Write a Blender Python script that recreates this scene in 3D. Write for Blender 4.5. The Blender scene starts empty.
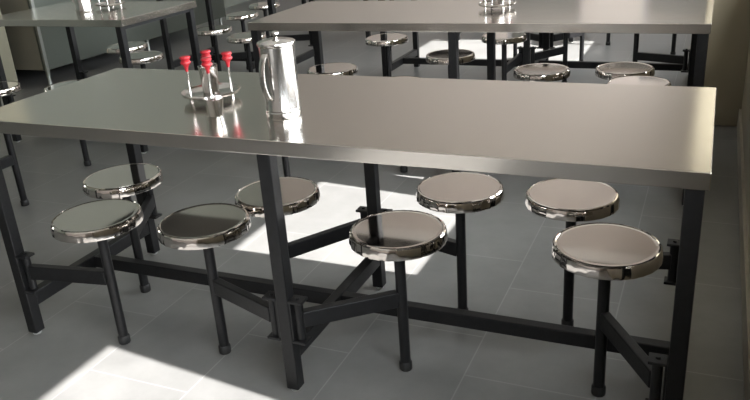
import bpy, bmesh, math, random
from mathutils import Vector, Matrix
random.seed(4)
S = bpy.context.scene
COL = S.collection
PI = math.pi

# ------------------------------------------------------------------ materials
def mat(name):
    m = bpy.data.materials.new(name); m.use_nodes = True
    nt = m.node_tree; b = nt.nodes['Principled BSDF']
    return m, nt, b

def simple(name, col, rough=.5, metal=0., spec=None, var=.08, scale=30., bump=0.):
    m, nt, b = mat(name)
    tc = nt.nodes.new('ShaderNodeTexCoord')
    n = nt.nodes.new('ShaderNodeTexNoise'); n.inputs['Scale'].default_value = scale; n.inputs['Detail'].default_value = 4
    nt.links.new(tc.outputs['Object'], n.inputs['Vector'])
    r = nt.nodes.new('ShaderNodeValToRGB')
    lo = [max(0, c*(1-var)) for c in col]; hi = [min(1, c*(1+var)) for c in col]
    r.color_ramp.elements[0].position = .3; r.color_ramp.elements[1].position = .7
    r.color_ramp.elements[0].color = (*lo, 1); r.color_ramp.elements[1].color = (*hi, 1)
    nt.links.new(n.outputs['Fac'], r.inputs['Fac']); nt.links.new(r.outputs['Color'], b.inputs['Base Color'])
    b.inputs['Roughness'].default_value = rough; b.inputs['Metallic'].default_value = metal
    if spec is not None: b.inputs['Specular IOR Level'].default_value = spec
    if bump:
        bp = nt.nodes.new('ShaderNodeBump'); bp.inputs['Strength'].default_value = bump; bp.inputs['Distance'].default_value = .002
        nt.links.new(n.outputs['Fac'], bp.inputs['Height']); nt.links.new(bp.outputs['Normal'], b.inputs['Normal'])
    return m

def brushed(name, col, rough, stretch=(1, 40, 40), rvar=.05, bump=.02):
    """steel sheet with a faint brushing running along local x"""
    m, nt, b = mat(name)
    tc = nt.nodes.new('ShaderNodeTexCoord'); mp = nt.nodes.new('ShaderNodeMapping')
    mp.inputs['Scale'].default_value = stretch
    nt.links.new(tc.outputs['Object'], mp.inputs['Vector'])
    n = nt.nodes.new('ShaderNodeTexNoise'); n.inputs['Scale'].default_value = 6; n.inputs['Detail'].default_value = 5
    nt.links.new(mp.outputs['Vector'], n.inputs['Vector'])
    n2 = nt.nodes.new('ShaderNodeTexNoise'); n2.inputs['Scale'].default_value = 2.2; n2.inputs['Detail'].default_value = 3
    nt.links.new(tc.outputs['Object'], n2.inputs['Vector'])
    mx = nt.nodes.new('ShaderNodeMath'); mx.operation = 'ADD'
    nt.links.new(n.outputs['Fac'], mx.inputs[0]); nt.links.new(n2.outputs['Fac'], mx.inputs[1])
    mr = nt.nodes.new('ShaderNodeMapRange'); mr.inputs['From Min'].default_value = .6; mr.inputs['From Max'].default_value = 1.4
    mr.inputs['To Min'].default_value = rough-rvar; mr.inputs['To Max'].default_value = rough+rvar
    nt.links.new(mx.outputs[0], mr.inputs['Value']); nt.links.new(mr.outputs['Result'], b.inputs['Roughness'])
    b.inputs['Base Color'].default_value = (*col, 1); b.inputs['Metallic'].default_value = 1
    if bump:
        bp = nt.nodes.new('ShaderNodeBump'); bp.inputs['Strength'].default_value = bump; bp.inputs['Distance'].default_value = .001
        nt.links.new(n.outputs['Fac'], bp.inputs['Height']); nt.links.new(bp.outputs['Normal'], b.inputs['Normal'])
    return m

M = {}
M['top'] = brushed('brushed_steel', (.64, .61, .57), .17, rvar=.02, bump=0)
M['chrome'] = brushed('polished_steel', (.70, .655, .62), .07, (1, 1, 1), .02, 0)
M['rim'] = brushed('polished_rim_steel', (.80, .77, .74), .12, (1, 1, 1), .03, 0)
M['steel'] = brushed('utensil_steel', (.66, .64, .62), .15, (1, 1, 1), .03, 0)
M['jug'] = brushed('jug_steel', (.60, .585, .57), .2, (1, 1, 1), .03, 0)
M['counter'] = brushed('counter_steel', (.135, .15, .132), .5, (30, 30, 1), .06, .03)
M['black'] = simple('black_paint', (.009, .009, .0095), .45, 0, .28, .2, 60, .15)
M['rubber'] = simple('black_rubber', (.012, .012, .012), .6)
M['nylon'] = simple('white_nylon', (.42, .43, .41), .5)
M['red'] = simple('red_plastic', (.38, .016, .024), .35)
M['wall'] = simple('beige_wall_paint', (.58, .515, .47), .6, var=.05, scale=3)
M['tan'] = simple('tan_wall_tile', (.30, .262, .19), .35, var=.06, scale=4)
M['ceil'] = simple('ceiling_paint', (.74, .71, .66), .8, var=.03, scale=2)
M['pillar'] = simple('olive_beige_paint', (.30, .285, .21), .5, var=.05, scale=3)
M['left'] = simple('grey_green_wall_paint', (.20, .215, .185), .6, var=.05, scale=3)
M['skirt'] = simple('skirting_stone', (.30, .27, .21), .4, var=.08, scale=20)
M['brown'] = simple('brown_laminate', (.19, .175, .135), .45, var=.06, scale=6)
M['dull'] = brushed('dull_steel', (.30, .31, .29), .4, (1, 1, 1), .05, 0)
M['frame'] = simple('grey_window_frame', (.25, .25, .25), .5)

def floor_mat():
    m, nt, b = mat('grey_stone_tiles')
    tc = nt.nodes.new('ShaderNodeTexCoord'); mp = nt.nodes.new('ShaderNodeMapping')
    mp.inputs['Rotation'].default_value = (0, 0, PI/2)
    # rows run along world y, .367 wide; tiles .535 long, half bond
    W_, H_ = .535, .368
    mp.inputs['Location'].default_value = (TILE[0], TILE[1], 0)
    nt.links.new(tc.outputs['Object'], mp.inputs['Vector'])
    br = nt.nodes.new('ShaderNodeTexBrick'); br.offset = .61
    br.inputs['Scale'].default_value = 1; br.inputs['Brick Width'].default_value = W_; br.inputs['Row Height'].default_value = H_
    br.inputs['Mortar Size'].default_value = .0024; br.inputs['Mortar Smooth'].default_value = .3
    br.inputs['Color1'].default_value = (.152, .152, .147, 1); br.inputs['Color2'].default_value = (.172, .171, .165, 1)
    br.inputs['Mortar'].default_value = (.225, .223, .215, 1)
    nt.links.new(mp.outputs['Vector'], br.inputs['Vector'])
    n = nt.nodes.new('ShaderNodeTexNoise'); n.inputs['Scale'].default_value = 5; n.inputs['Detail'].default_value = 8; n.inputs['Roughness'].default_value = .65
    nt.links.new(tc.outputs['Object'], n.inputs['Vector'])
    rp = nt.nodes.new('ShaderNodeValToRGB')
    rp.color_ramp.elements[0].position = .25; rp.color_ramp.elements[0].color = (.80, .80, .80, 1)
    rp.color_ramp.elements[1].position = .75; rp.color_ramp.elements[1].color = (1.15, 1.15, 1.15, 1)
    nt.links.new(n.outputs['Fac'], rp.inputs['Fac'])
    mix = nt.nodes.new('ShaderNodeMixRGB'); mix.blend_type = 'MULTIPLY'; mix.inputs['Fac'].default_value = 1
    nt.links.new(br.outputs['Color'], mix.inputs['Color1']); nt.links.new(rp.outputs['Color'], mix.inputs['Color2'])
    nt.links.new(mix.outputs['Color'], b.inputs['Base Color'])
    mr = nt.nodes.new('ShaderNodeMapRange'); mr.inputs['To Min'].default_value = .30; mr.inputs['To Max'].default_value = .45
    nt.links.new(n.outputs['Fac'], mr.inputs['Value']); nt.links.new(mr.outputs['Result'], b.inputs['Roughness'])
    bp = nt.nodes.new('ShaderNodeBump'); bp.inputs['Strength'].default_value = .12; bp.inputs['Distance'].default_value = .002
    nt.links.new(n.outputs['Fac'], bp.inputs['Height']); nt.links.new(bp.outputs['Normal'], b.inputs['Normal'])
    return m
def dimmer_mat():  # made-up pane material, lets little sky through so tabletop reflections stay dim
    m, nt, b = mat('dimming_glass')
    t = nt.nodes.new('ShaderNodeBsdfTranslucent'); t.inputs['Color'].default_value = (.105, .103, .095, 1)
    nt.links.new(t.outputs[0], nt.nodes['Material Output'].inputs['Surface'])
    return m
M['dimmer'] = dimmer_mat()
TILE = (.108, .297)
M['floor'] = floor_mat()

# ------------------------------------------------------------------ mesh helpers
def box(bm, c, s, rz=0, bev=0):
    r = bmesh.ops.create_cube(bm, size=1)
    mtx = Matrix.Translation(c) @ Matrix.Rotation(rz, 4, 'Z') @ Matrix.Diagonal((*s, 1))
    bmesh.ops.transform(bm, matrix=mtx, verts=r['verts'])
    if bev:
        es = list({e for v in r['verts'] for e in v.link_edges})
        bmesh.ops.bevel(bm, geom=es, offset=bev, segments=2, affect='EDGES', profile=.5)

def lathe(bm, prof, n=48, c=(0, 0, 0), wob=None):
    """prof: list of (r, z) from bottom to top; r==0 closes"""
    rings = []
    for k, (r, z) in enumerate(prof):
        if r <= 1e-6: rings.append([bm.verts.new((c[0], c[1], c[2]+z))])
        else:
            ring = []
            for i in range(n):
                a = 2*PI*i/n; rr = r + (wob(k, a) if wob else 0)
                ring.append(bm.verts.new((c[0]+rr*math.cos(a), c[1]+rr*math.sin(a), c[2]+z)))
            rings.append(ring)
    for A, B in zip(rings, rings[1:]):
        if len(A) == 1 and len(B) == 1: continue
        for i in range(n):
            j = (i+1) % n
            if len(A) == 1: bm.faces.new((A[0], B[j], B[i]))
            elif len(B) == 1: bm.faces.new((A[i], A[j], B[0]))
            else: bm.faces.new((A[i], A[j], B[j], B[i]))

def tube(bm, pts, rx, ry=None, n=12):
    """tube along a path with elliptical section"""
    ry = ry or rx; rings = []
    P = [Vector(p) for p in pts]
    for i, p in enumerate(P):
        d = (P[min(i+1, len(P)-1)]-P[max(i-1, 0)]).normalized()
        side = d.cross(Vector((0, 0, 1)))
        if side.length < 1e-3: side = Vector(TUBE_SIDE)
        side.normalize(); up = side.cross(d).normalized()
        rings.append([bm.verts.new(p+side*rx*math.cos(2*PI*k/n)+up*ry*math.sin(2*PI*k/n)) for k in range(n)])
    for A, B in zip(rings, rings[1:]):
        for k in range(n): bm.faces.new((A[k], A[(k+1) % n], B[(k+1) % n], B[k]))
    bm.faces.new(rings[0][::-1]); bm.faces.new(rings[-1])
TUBE_SIDE = (1, 0, 0)

def link(name, bm, m, parent=None, smooth=False, angle=35):
    bmesh.ops.recalc_face_normals(bm, faces=bm.faces)
    me = bpy.data.meshes.new(name); bm.to_mesh(me); bm.free()
    me.materials.append(m)
    if smooth:
        for p in me.polygons: p.use_smooth = True
        try: me.set_sharp_from_angle(angle=math.radians(angle))
        except Exception: pass
    o = bpy.data.objects.new(name, me); COL.objects.link(o)
    if parent: o.parent = parent
    return o

def B(): return bmesh.new()

def thing(name, label, cat, loc, rz=0, group=None):
    o = bpy.data.objects.new(name, None); COL.objects.link(o)
    o.empty_display_size = .1
    o.location = loc; o.rotation_euler = (0, 0, rz)
    o['label'] = label; o['category'] = cat
    if group: o['group'] = group
    return o

def structure(name, bm, m):
    o = link(name, bm, m); o['kind'] = 'structure'; return o

def kids(o): return [c for c in bpy.data.objects if c.parent == o]

def dup(root, loc, label, rz=None):
    c = root.copy(); COL.objects.link(c); c.location = loc; c['label'] = label
    if rz is not None: c.rotation_euler = (0, 0, rz)
    for ch in kids(root):
        d = ch.copy(); COL.objects.link(d); d.parent = c
        for g in kids(ch):
            e = g.copy(); COL.objects.link(e); e.parent = d
    return c

# ------------------------------------------------------------------ the room
XR, XL, YB, YF, ZC = 1.185, -4.9, 7.5, -4.5, 4.25
T = .2
bm = B(); box(bm, ((XL+XR)/2, (YB+YF)/2, -.05), (XR-XL+2*T, YB-YF+2*T, .1)); structure('floor', bm, M['floor'])
bm = B(); box(bm, ((XL+XR)/2, (YB+YF)/2, ZC+.05), (XR-XL+2*T, YB-YF+2*T, .1)); structure('ceiling', bm, M['ceil'])

def wall_with_holes(name, axis, pos, a0, a1, z1, holes, m):
    """wall slab of thickness T, at pos..pos+T along axis ('x' or 'y'); holes: (u0,u1,z0,z1), not overlapping in u"""
    bm = B()
    def seg(u0, u1, za, zb):
        if u1-u0 < 1e-4 or zb-za < 1e-4: return
        c = ((u0+u1)/2, pos+T/2, (za+zb)/2); s = (u1-u0, T, zb-za)
        if axis == 'x': c = (c[1], c[0], c[2]); s = (s[1], s[0], s[2])
        box(bm, c, s)
    u = a0
    for (u0, u1, za, zb) in sorted(holes):
        seg(u, u0, 0, z1); seg(u0, u1, 0, za); seg(u0, u1, zb, z1); u = u1
    seg(u, a1, 0, z1)
    return structure(name, bm, m)

def window_frame(n, axis, pos, u0, u1, z0, z1, w=.05, bars=()):
    bm = B()
    def bar(ua, ub, za, zb):
        c = ((ua+ub)/2, pos, (za+zb)/2); s = (ub-ua, .06, zb-za)
        if axis == 'x': c = (c[1], c[0], c[2]); s = (s[1], s[0], s[2])
        box(bm, c, s)
    bar(u0, u0+w, z0, z1); bar(u1-w, u1, z0, z1); bar(u0+w, u1-w, z1-w, z1); bar(u0+w, u1-w, z0, z0+w)
    for b in bars: bar(b-.015, b+.015, z0+w, z1-w)
    return structure('window_%d' % n, bm, M['frame'])


HZ0, HZ1 = .95, 1.84
right_holes = [(-3.4, -2.0, HZ0, HZ1), (-1.885, -.50, HZ0, HZ1), (-.385, 1.015, HZ0, HZ1), (1.125, 2.45, HZ0, HZ1), (3.6, 4.95, HZ0, 2.4), (5.1, 6.5, HZ0, 2.4)]  # first opening is unseen behind the camera, added to brighten the front
wall_with_holes('wall_right', 'x', XR, YF, YB, ZC, right_holes, M['tan'])
for i, h in enumerate(right_holes): window_frame(i+1, 'x', XR+T-.03, *h, w=.03)
back_holes = [(-1.35, -.45, 1.0, 1.9), (.25, .98, 1.0, 1.9)]
wall_with_holes('wall_back', 'y', YB, XL-T, XR+T, ZC, back_holes, M['wall'])
for i, h in enumerate(back_holes):
    wf = window_frame(i+7, 'y', YB+.1, *h)
    bm = B(); box(bm, ((h[0]+h[1])/2, YB+.1, (h[2]+h[3])/2), (h[1]-h[0]-.1, .006, h[3]-h[2]-.1)); link('dimming_pane', bm, M['dimmer'], wf)  # unseen pane, added to dim the window mirrored in the second tabletop
bm = B(); box(bm, (XL-T/2, (YB+YF)/2, ZC/2), (T, YB-YF, ZC)); structure('wall_left', bm, M['left'])
bm = B(); box(bm, ((XL+XR)/2, YF-T/2, ZC/2), (XR-XL+2*T, T, ZC)); structure('wall_front', bm, M['wall'])
# pilaster standing out of the right-hand wall, and the skirting along it
bm = B(); box(bm, (XR-.10, 3.0, ZC/2), (.24, 1.0, ZC), bev=.006); structure('wall_right_pilaster', bm, M['tan'])
bm = B(); box(bm, (XR-.006, (YF+2.5)/2, .05), (.012, 2.5-YF, .10)); structure('baseboard_right', bm, M['skirt'])
# pillar by the counter on the left
bm = B(); box(bm, (-4.43, 2.30, ZC/2), (.70, .40, ZC), bev=.008); structure('wall_left_pillar', bm, M['pillar'])

# ------------------------------------------------------------------ steel serving counter along the left wall
ct = thing('serving_counter', 'long steel panelled serving counter standing on short legs along the left wall', 'counter', (-4.35, 3.95, 0))
bm = B(); box(bm, (.42, 0, .56), (.04, 2.6, .86), bev=.004); link('front_panel', bm, M['counter'], ct)
bm = B(); box(bm, (-.02, -1.285, .56), (.84, .03, .86), bev=.004); link('end_panel', bm, M['brown'], ct)
bm = B(); box(bm, (-.02, 1.285, .56), (.84, .03, .86), bev=.004); link('end_panel', bm, M['brown'], ct)
bm = B(); box(bm, (0, 0, 1.01), (.95, 2.7, .04), bev=.006); link('countertop', bm, M['top'], ct)
bm = B(); box(bm, (-.02, 0, .16), (.84, 2.54, .02)); link('bottom_shelf', bm, M['counter'], ct)
bm = B(); box(bm, (.445, -1.30, .54), (.022, .03, .90), bev=.003); link('corner_trim', bm, M['dull'], ct)
for y in (-1.26, 0, 1.24):
    for x in (.40, -.40):
        bm = B(); lathe(bm, [(0, 0), (.02, 0), (.02, .02), (.016, .03), (.016, .14), (0, .14)], 16, (x, y, 0)); link('leg', bm, M['dull'], ct, True)

# ------------------------------------------------------------------ dining tables
TH, TT, LEG = .76, .038, .038
def make_table(name, label, cat, loc, L, W, xs, ins=.026, group='steel canteen tables'):
    t = thing(name, label, cat, loc, 0, group)
    bm = B()
    box(bm, (0, 0, TH-TT/2), (L, W, TT), bev=.0016)
    link('tabletop', bm, M['top'], t)
    ly = W/2-ins
    # angle-iron frame hidden under the sheet
    bm = B()
    box(bm, (0, 0, TH-TT-.010), (L-2*ins, .03, .020))
    for x in xs: box(bm, (x, 0, TH-TT-.010), (.03, 2*ly, .020))
    link('top_frame', bm, M['black'], t)
    for x in xs:
        for s in (-1, 1):
            bm = B(); h0 = .009
            box(bm, (x, s*ly, (TH-TT+h0)/2), (LEG, LEG, TH-TT-h0), bev=.003)
            lg = link('leg', bm, M['black'], t)
            bm = B(); lathe(bm, [(0, 0), (.0135, 0), (.0145, .002), (.0145, .0065), (.011, .010), (0, .010)], 20, (x, s*ly, 0))
            link('leveling_foot', bm, M['nylon'], lg, True)
        bm = B(); box(bm, (x, 0, RZ), (.034, 2*ly-LEG, .05), bev=.003); link('cross_rail', bm, M['black'], t)
    bm = B(); box(bm, ((xs[0]+xs[-1])/2, 0, RZ), (xs[-1]-xs[0], .034, .044), bev=.003); link('stretcher', bm, M['black'], t)
    return t
RZ = .125
L8, W8 = 2.059, .6731
main = make_table('dining_table', 'long steel canteen table in front, the largest, with the big jug on it', 'table', (0, 0, 0), L8, W8, (-1.0025, 0, 1.0025))
CC = (-.03, 1.632, 0); DC = (-.09, 3.34, 0); EC = (-.09, 5.02, 0)
dup(main, CC, 'long steel-topped canteen table directly behind the front table, only a caddy on it')
dup(main, DC, 'third long canteen table, only its black legs and rails visible under the second tabletop')
dup(main, EC, 'farthest canteen table, its black legs showing against the bright far floor')
BC = (-2.42, 1.70, 0); B2 = (-2.43, 3.29, 0); B3 = (-2.43, 4.95, 0); A2 = (-2.44, .02, 0)
small = make_table('dining_table', 'short steel canteen table at upper left with a jug and caddy on it', 'table', BC, 1.06, W8, (-.5, .49))
dup(small, B2, 'short canteen table behind the upper-left one, black legs seen in front of the steel counter')
dup(small, A2, 'short canteen table just past the picture\'s left edge, level with the front table')
dup(small, B3, 'farthest short table, black legs beside the second long table\'s far left corner')

# ------------------------------------------------------------------ swing-out stools
SEAT_Z, SR = .456, .133
def seat_mesh():
    bm = B(); R_ = SR; z = SEAT_Z
    rnd = [random.uniform(-1, 1) for _ in range(40)]
    def wob(k, a):
        if 2 <= k <= 7:
            i = int(a/(2*PI)*40) % 40
            return .0007*math.sin(a*31+rnd[i]*.9)*(1 if k < 6 else .5)
        return 0
    prof = [(0, z-.030), (R_-.010, z-.030), (R_-.0015, z-.0335), (R_+.0015, z-.0325), (R_+.0022, z-.029), (R_+.0012, z-.018), (R_, z-.0085), (R_-.0012, z-.0040), (R_-.0045, z-.0010),
            (R_-.0085, z), (R_-.0105, z-.0012), (R_-.0115, z-.0014), (R_-.020, z-.0014), (R_*.5, z-.0012), (0, z-.0012)]
    lathe(bm, prof, 120, wob=wob)
    return bm
PROTO = {}
def stool(leg, side, xy, label, group, face=1):
    """leg: (x, y) of the table leg carrying the hinge; side: -1/+1 hinge on the leg's left/right face; xy: post centre.
    The object's local frame: origin at the post's foot, +x towards the hinge."""
    px = Vector((leg[0]+side*(LEG/2+.0215), leg[1], 0))
    p = Vector((xy[0], xy[1], 0)); d = px-p; L = d.length; a = math.atan2(d.y, d.x)
    t = thing('swing_stool', label, 'stool', p, a, group)
    def part(name, key, fn, m, parent=t, smooth=True, ang=35):
        if key in PROTO:
            o = bpy.data.objects.new(name, PROTO[key]); COL.objects.link(o); o.parent = parent; return o
        o = link(name, fn(), m, parent, smooth, ang); PROTO[key] = o.data; return o
    part('seat', 'seat', seat_mesh, M['chrome'], ang=24)
    def pm():
        bm = B(); lathe(bm, [(0, .02), (.0155, .02), (.0155, SEAT_Z-.030), (0, SEAT_Z-.030)], 24); return bm
    po = part('post', 'post', pm, M['black'])
    def fm():
        bm = B(); lathe(bm, [(0, 0), (.0175, 0), (.019, .003), (.019, .024), (.0165, .028), (.0156, .028)], 24); return bm
    part('foot_cap', 'foot', fm, M['rubber'], po)
    def um():
        bm = B(); lathe(bm, [(.0158, SEAT_Z-.060), (.05, SEAT_Z-.034), (.05, SEAT_Z-.030), (.0158, SEAT_Z-.030)], 24); return bm
    part('seat_plate', 'splate', um, M['black'], po)
    # arm: rectangular bar, this stool's own length
    bm = B(); box(bm, ((L-.008+.012)/2, 0, .240), (L-.008-.012, .026, .048), bev=.003)
    link('arm', bm, M['black'], t)
    def hm():
        bm = B(); lathe(bm, [(0, .178), (.0125, .178), (.0125, .292), (0, .292)], 20); return bm
    h = part('hinge_barrel', 'barrel', hm, M['black']); h.location = (L, 0, 0)
    # bracket on the leg: two flanges above and below the barrel and a plate against the leg (world aligned)
    def bk():
        bm = B()
        for z in (.172, .298): box(bm, (0, 0, z), (.042, .040, .008), bev=.0015)
        box(bm, (-.0185, 0, .235), (.005, .034, .118)); 
        lathe(bm, [(0, .300), (.006, .300), (.006, .307), (0, .307)], 12, (0, 0, 0))
        return bm
    b = part('hinge_bracket', 'bracket', bk, M['black'], smooth=False)
    b.location = (L, 0, 0); b.rotation_euler = (0, 0, (0 if side > 0 else PI)-a)
    return t

def leg8(c, i, s): return (c[0]+(-1.0025, 0, 1.0025)[i], c[1]+s*(W8/2-.026))
def leg4(c, i, s): return (c[0]+(-.5, .49)[i], c[1]+s*(W8/2-.026))
G1 = 'steel stools around the front table'
O = (0, 0, 0)
for i, s, sd, xy, lab in [
    (0, -1, 1, (-.664, -.266), 'round steel stool at left end of front table, nearest the left front leg'),
    (1, -1, -1, (-.308, -.213), 'round steel stool just left of the front table\'s near middle leg'),
    (1, -1, 1, (.267, -.122), 'round steel stool just right of the front table\'s near middle leg, before the sunlit patch'),
    (2, -1, -1, (.811, -.070), 'round steel stool by the front table\'s right front leg, lowest in the picture'),
    (0, 1, 1, (-.826, .040), 'round steel stool standing against the front table\'s far left leg, reflecting that leg'),
    (1, 1, -1, (-.210, .044), 'round steel stool half hidden behind the front table\'s near middle leg, over the sunlit floor'),
    (1, 1, 1, (.338, .215), 'round steel stool beyond the front table\'s rail, just right of the sunlit patch'),
    (2, 1, -1, (.672, .243), 'round steel stool behind the rightmost near stool, far side of the front table'),
]: stool(leg8(O, i, s), sd, xy, lab, G1)
G2 = 'steel stools around the second long table'
for i, s, sd, xy, lab in [
    (0, 1, 1, (-.825, 1.69), 'round steel stool peeking over the front tabletop just right of the big steel jug'),
    (1, 1, 1, (.262, 1.79), 'round steel stool peeking over the front tabletop near the second table\'s middle'),
    (2, 1, -1, (.640, 1.86), 'round steel stool under the right end of the second table, the upper of two overlapping'),
    (2, -1, -1, (.730, 1.585), 'round steel stool almost hidden behind the front tabletop, only its far rim showing at right'),
    (1, 1, -1, (-.30, 2.09), 'round steel stool partly behind the second table\'s near middle leg'),
    (0, -1, 1, (-.80, 1.075), 'stool of which only a post shows above the half-hidden stool over sunlit floor'),
    (1, -1, -1, (-.345, 1.44), 'stool whose small black foot shows right of the front table\'s far middle leg'),
]: stool(leg8(CC, i, s), sd, xy, lab, G2)
G3 = 'steel stools around the third long table'
for i, s, sd, xy, lab in [
    (0, -1, 1, (-.86, 2.535), 'small far round stool below the second tabletop\'s edge, left of the caddy'),
    (1, -1, -1, (-.14, 2.64), 'small far round stool under the caddy, seen below the second table\'s near edge'),
    (1, 1, -1, (-.36, 3.84), 'far stool behind the third table of which only the thin post shows below the caddy'),
    (1, 1, 1, (.125, 3.90), 'far stool behind the third table, only its post shows right of the hinged middle legs'),
    (1, -1, 1, (.115, 3.27), 'far stool whose post rises above the second table\'s middle stool'),
    (2, -1, -1, (.575, 3.12), 'far stool whose black post and arm make an L at the third table\'s right end'),
]: stool(leg8(DC, i, s), sd, xy, lab, G3)
for i, s, sd, xy, lab in [
    (1, -1, 1, (.225, 4.62), 'farthest stool of the middle, only a short black post on the bright far floor'),
    (2, -1, -1, (.745, 4.27), 'farthest stool at right, black post with a slanting arm beside the pilaster'),
]: stool(leg8(EC, i, s), sd, xy, lab, 'steel stools around the farthest long table')
G4 = 'steel stools around the upper-left short table'
for i, s, sd, xy, lab in [
    (0, -1, 1, (-2.56, 1.03), 'round steel stool cut by the picture\'s left edge, before the beige pillar'),
    (1, -1, -1, (-2.115, 1.135), 'stool mostly behind the front tabletop\'s left corner, its black foot seen below'),
    (1, 1, -1, (-2.25, 1.88), 'round steel stool under the upper-left table, the nearer of two beside its corner leg'),
    (0, 1, 1, (-2.60, 2.16), 'round steel stool under the upper-left table, the farther of two, against the counter'),
]: stool(leg4(BC, i, s), sd, xy, lab, G4)
for c, i, s, sd, xy, lab in [
    (B2, 1, -1, -1, (-2.34, 2.80), 'round far stool with bright rim at the right edge of the upper-left table'),
    (B2, 1, 1, -1, (-2.50, 3.43), 'round far stool with bright rim just left of the second long table\'s corner'),
    (B2, 1, -1, 1, (-1.90, 2.55), 'round far stool half hidden behind the second long table\'s left corner leg'),
    (B3, 1, -1, -1, (-2.60, 3.95), 'very far stool with a short bright rim at the picture\'s top edge'),
]: stool(leg4(c, i, s), sd, xy, lab, 'steel stools around the far left short tables')

stool(leg4(A2, 1, 1), -1, (-2.0, .58), 'stool at the left picture edge whose slanting black post stands behind the front tabletop corner', 'steel stools around the far left short tables')

# ------------------------------------------------------------------ things on the tables
def make_jug(loc, rz, label):
    t = thing('water_jug', label, 'jug', loc, rz, 'steel water jugs')
    bm = B(); lathe(bm, [(0, .002), (.044, .002), (.0470, 0), (.0485, .004), (.0485, .018), (.0465, .0205), (.0470, .0225), (.0470, .026), (.0462, .028),
                         (.0475, .19), (.0490, .196), (.0470, .196), (.0455, .190), (.0440, .02), (0, .015)], 64)
    link('body', bm, M['jug'], t, True, 30)
    bm = B(); lathe(bm, [(.046, .190), (.0505, .1955), (.0515, .199), (.0505, .2025), (.046, .2055), (.030, .2095), (.012, .212), (0, .2125)], 64)
    lid = link('lid', bm, M['steel'], t, True, 40)
    bm = B(); lathe(bm, [(.005, .211), (.005, .217), (.010, .221), (.011, .225), (.009, .229), (0, .2305)], 24)
    link('knob', bm, M['steel'], lid, True, 60)
    bm = B(); pts = []
    for k in range(25):
        u = k/24; z = .180-.125*u
        out = .046+.027*math.sin(PI*min(1, u*1.02))**.5 if 0 < u < 1 else .046
        pts.append((out, 0, z))
    global TUBE_SIDE
    TUBE_SIDE = (0, 1, 0)
    rings = []
    P = [Vector(p) for p in pts]
    for i, p in enumerate(P):
        d = (P[min(i+1, 24)]-P[max(i-1, 0)]).normalized(); sd = Vector((0, 1, 0)); nrm = sd.cross(d)
        rings.append([bm.verts.new(p+sd*a*.0085+nrm*b*.0022) for a, b in ((-1, -.6), (-.8, -1), (.8, -1), (1, -.6), (1, .6), (.8, 1), (-.8, 1), (-1, .6))])
    for A_, B_ in zip(rings, rings[1:]):
        for k in range(8): bm.faces.new((A_[k], A_[(k+1) % 8], B_[(k+1) % 8], B_[k]))
    bm.faces.new(rings[0][::-1]); bm.faces.new(rings[-1])
    link('handle', bm, M['steel'], t, True, 50)
    return t
Z0 = TH
jug = make_jug((-.044, -.130, Z0), math.radians(262), 'tall lidded steel water jug on the front table')
dup(jug, (-2.385, 1.625, Z0), 'steel water jug on the upper-left short table', math.radians(200))

def make_caddy(loc, rz, label):
    t = thing('condiment_caddy', label, 'caddy', loc, rz, 'red-knobbed condiment caddies')
    bm = B(); lathe(bm, [(0, .018), (.077, .018), (.083, .021), (.0865, .026), (.088, .0275), (.0895, .026), (.086, .019), (.079, .0155), (0, .0155)], 64)
    link('tray', bm, M['steel'], t, True, 50)
    for k in range(4):
        a = k*PI/2; x, y = .061*math.cos(a), .061*math.sin(a)
        bm = B(); lathe(bm, [(0, 0), (.0052, 0), (.0058, .003), (.0058, .010), (.0034, .015), (.0034, .108), (0, .108)], 16, (x, y, 0))
        r = link('rod', bm, M['steel'], t, True, 50)
        bm = B(); lathe(bm, [(0, .090), (.0042, .090), (.0060, .102), (.0090, .109), (.0150, .114), (.0162, .118), (.0140, .121), (.0115, .125), (.0145, .128), (.0165, .1315), (.0150, .135), (.007, .1365), (0, .1365)], 24, (x, y, 0))
        k_ = link('knob', bm, M['red'], r, True, 60)
        k_['label'] = 'red plastic knob'
    return t
caddy = make_caddy((-.370, .000, Z0), math.radians(36), 'round steel condiment caddy with four red-knobbed rods on the front table')
dup(caddy, (.070, 1.69, Z0), 'condiment caddy on the second long table, cut by the top of the picture', math.radians(40))
dup(caddy, (-2.345, 1.80, Z0), 'condiment caddy beside the jug on the upper-left short table', math.radians(30))

def cup_bm(r0, r1, h, w=.0012):
    bm = B(); lathe(bm, [(0, .002), (r0-.003, .002), (r0-.0015, 0), (r0, .002), (r1, h-.002), (r1+.001, h), (r1-w, h), (r0-w, .004), (0, .004)], 48); return bm
def cup(name, label, cat, loc, r0, r1, h, group=None):
    o = link(name, cup_bm(r0, r1, h), M['steel'], None, True, 35)
    o.location = loc; o['label'] = label; o['category'] = cat
    if group: o['group'] = group
    return o
cup('steel_tumbler', 'steel tumbler standing among the red-knobbed rods on the front table\'s caddy', 'tumbler', (-.378, .012, Z0+.0182), .0245, .0285, .080)
cup('steel_cup', 'tiny steel cup on the front table in front of the red-knobbed caddy', 'cup', (-.246, -.162, Z0), .0205, .0275, .050)
cup('steel_tumbler', 'steel tumbler in the second long table\'s caddy at the picture\'s top', 'tumbler', (.070, 1.697, Z0+.0182), .0245, .0285, .080)
cup('steel_tumbler', 'steel tumbler in the upper-left short table\'s caddy', 'tumbler', (-2.345, 1.808, Z0+.0182), .0245, .0285, .080)

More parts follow.
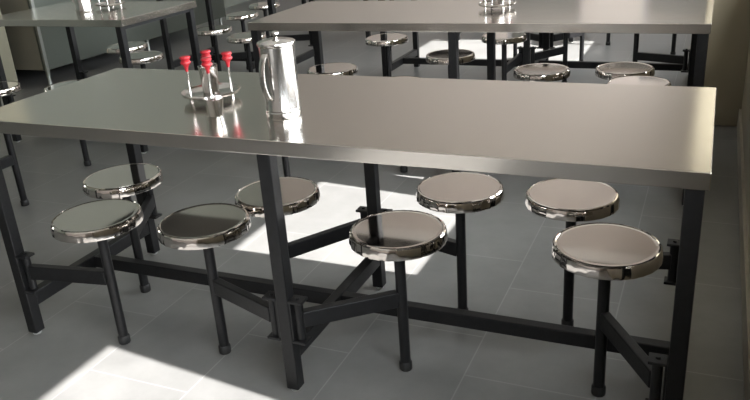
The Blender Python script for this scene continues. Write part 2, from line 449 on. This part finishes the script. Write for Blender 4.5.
# ------------------------------------------------------------------ daylight
w = bpy.data.worlds.new('daylight'); S.world = w; w.use_nodes = True
bg = w.node_tree.nodes['Background']; bg.inputs['Color'].default_value = (.92, .965, 1.0, 1); bg.inputs['Strength'].default_value = 17.0
sl = bpy.data.lights.new('sun', 'SUN'); sl.energy = 24; sl.angle = math.radians(.53); sl.color = (1, .97, .95)
so = bpy.data.objects.new('sun', sl); COL.objects.link(so)
so.rotation_euler = Vector((-1.15, .13, -1)).to_track_quat('-Z', 'Y').to_euler(); so.location = (4, 0, 5)

def portal(axis, pos, h, sign):
    l = bpy.data.lights.new('portal', 'AREA'); l.shape = 'RECTANGLE'; l.size = h[1]-h[0]; l.size_y = h[3]-h[2]
    l.cycles.is_portal = True
    o = bpy.data.objects.new('portal', l); COL.objects.link(o)
    cu, cz = (h[0]+h[1])/2, (h[2]+h[3])/2
    o.location = (cu, pos, cz) if axis == 'y' else (pos, cu, cz)
    d = Vector((0, sign, 0)) if axis == 'y' else Vector((sign, 0, 0))
    o.rotation_euler = d.to_track_quat('-Z', 'Z').to_euler()
for h in right_holes: portal('x', XR+.19, h, -1)

# ------------------------------------------------------------------ camera
F, yaw, pitch, roll = 758.10, -.432368, .388642, -.071720
cy, sy, cp, sp, cr, sr = math.cos(yaw), math.sin(yaw), math.cos(pitch), math.sin(pitch), math.cos(roll), math.sin(roll)
f = Vector((sy*cp, cy*cp, -sp)); r0 = Vector((cy, -sy, 0)); u0 = r0.cross(f)
r_ = cr*r0+sr*u0; u_ = -sr*r0+cr*u0
cd = bpy.data.cameras.new('camera'); cd.sensor_width = 36; cd.sensor_fit = 'HORIZONTAL'; cd.lens = F/750*36; cd.clip_start = .02
co = bpy.data.objects.new('camera', cd); COL.objects.link(co)
mw = Matrix(((r_.x, u_.x, -f.x, 1.00556), (r_.y, u_.y, -f.y, -1.85585), (r_.z, u_.z, -f.z, 1.31527), (0, 0, 0, 1)))
co.matrix_world = mw
S.camera = co
vs = S.view_settings
vs.view_transform = 'Standard'; vs.look = 'None'; vs.gamma = 1; vs.use_curve_mapping = False; vs.exposure = 0.22
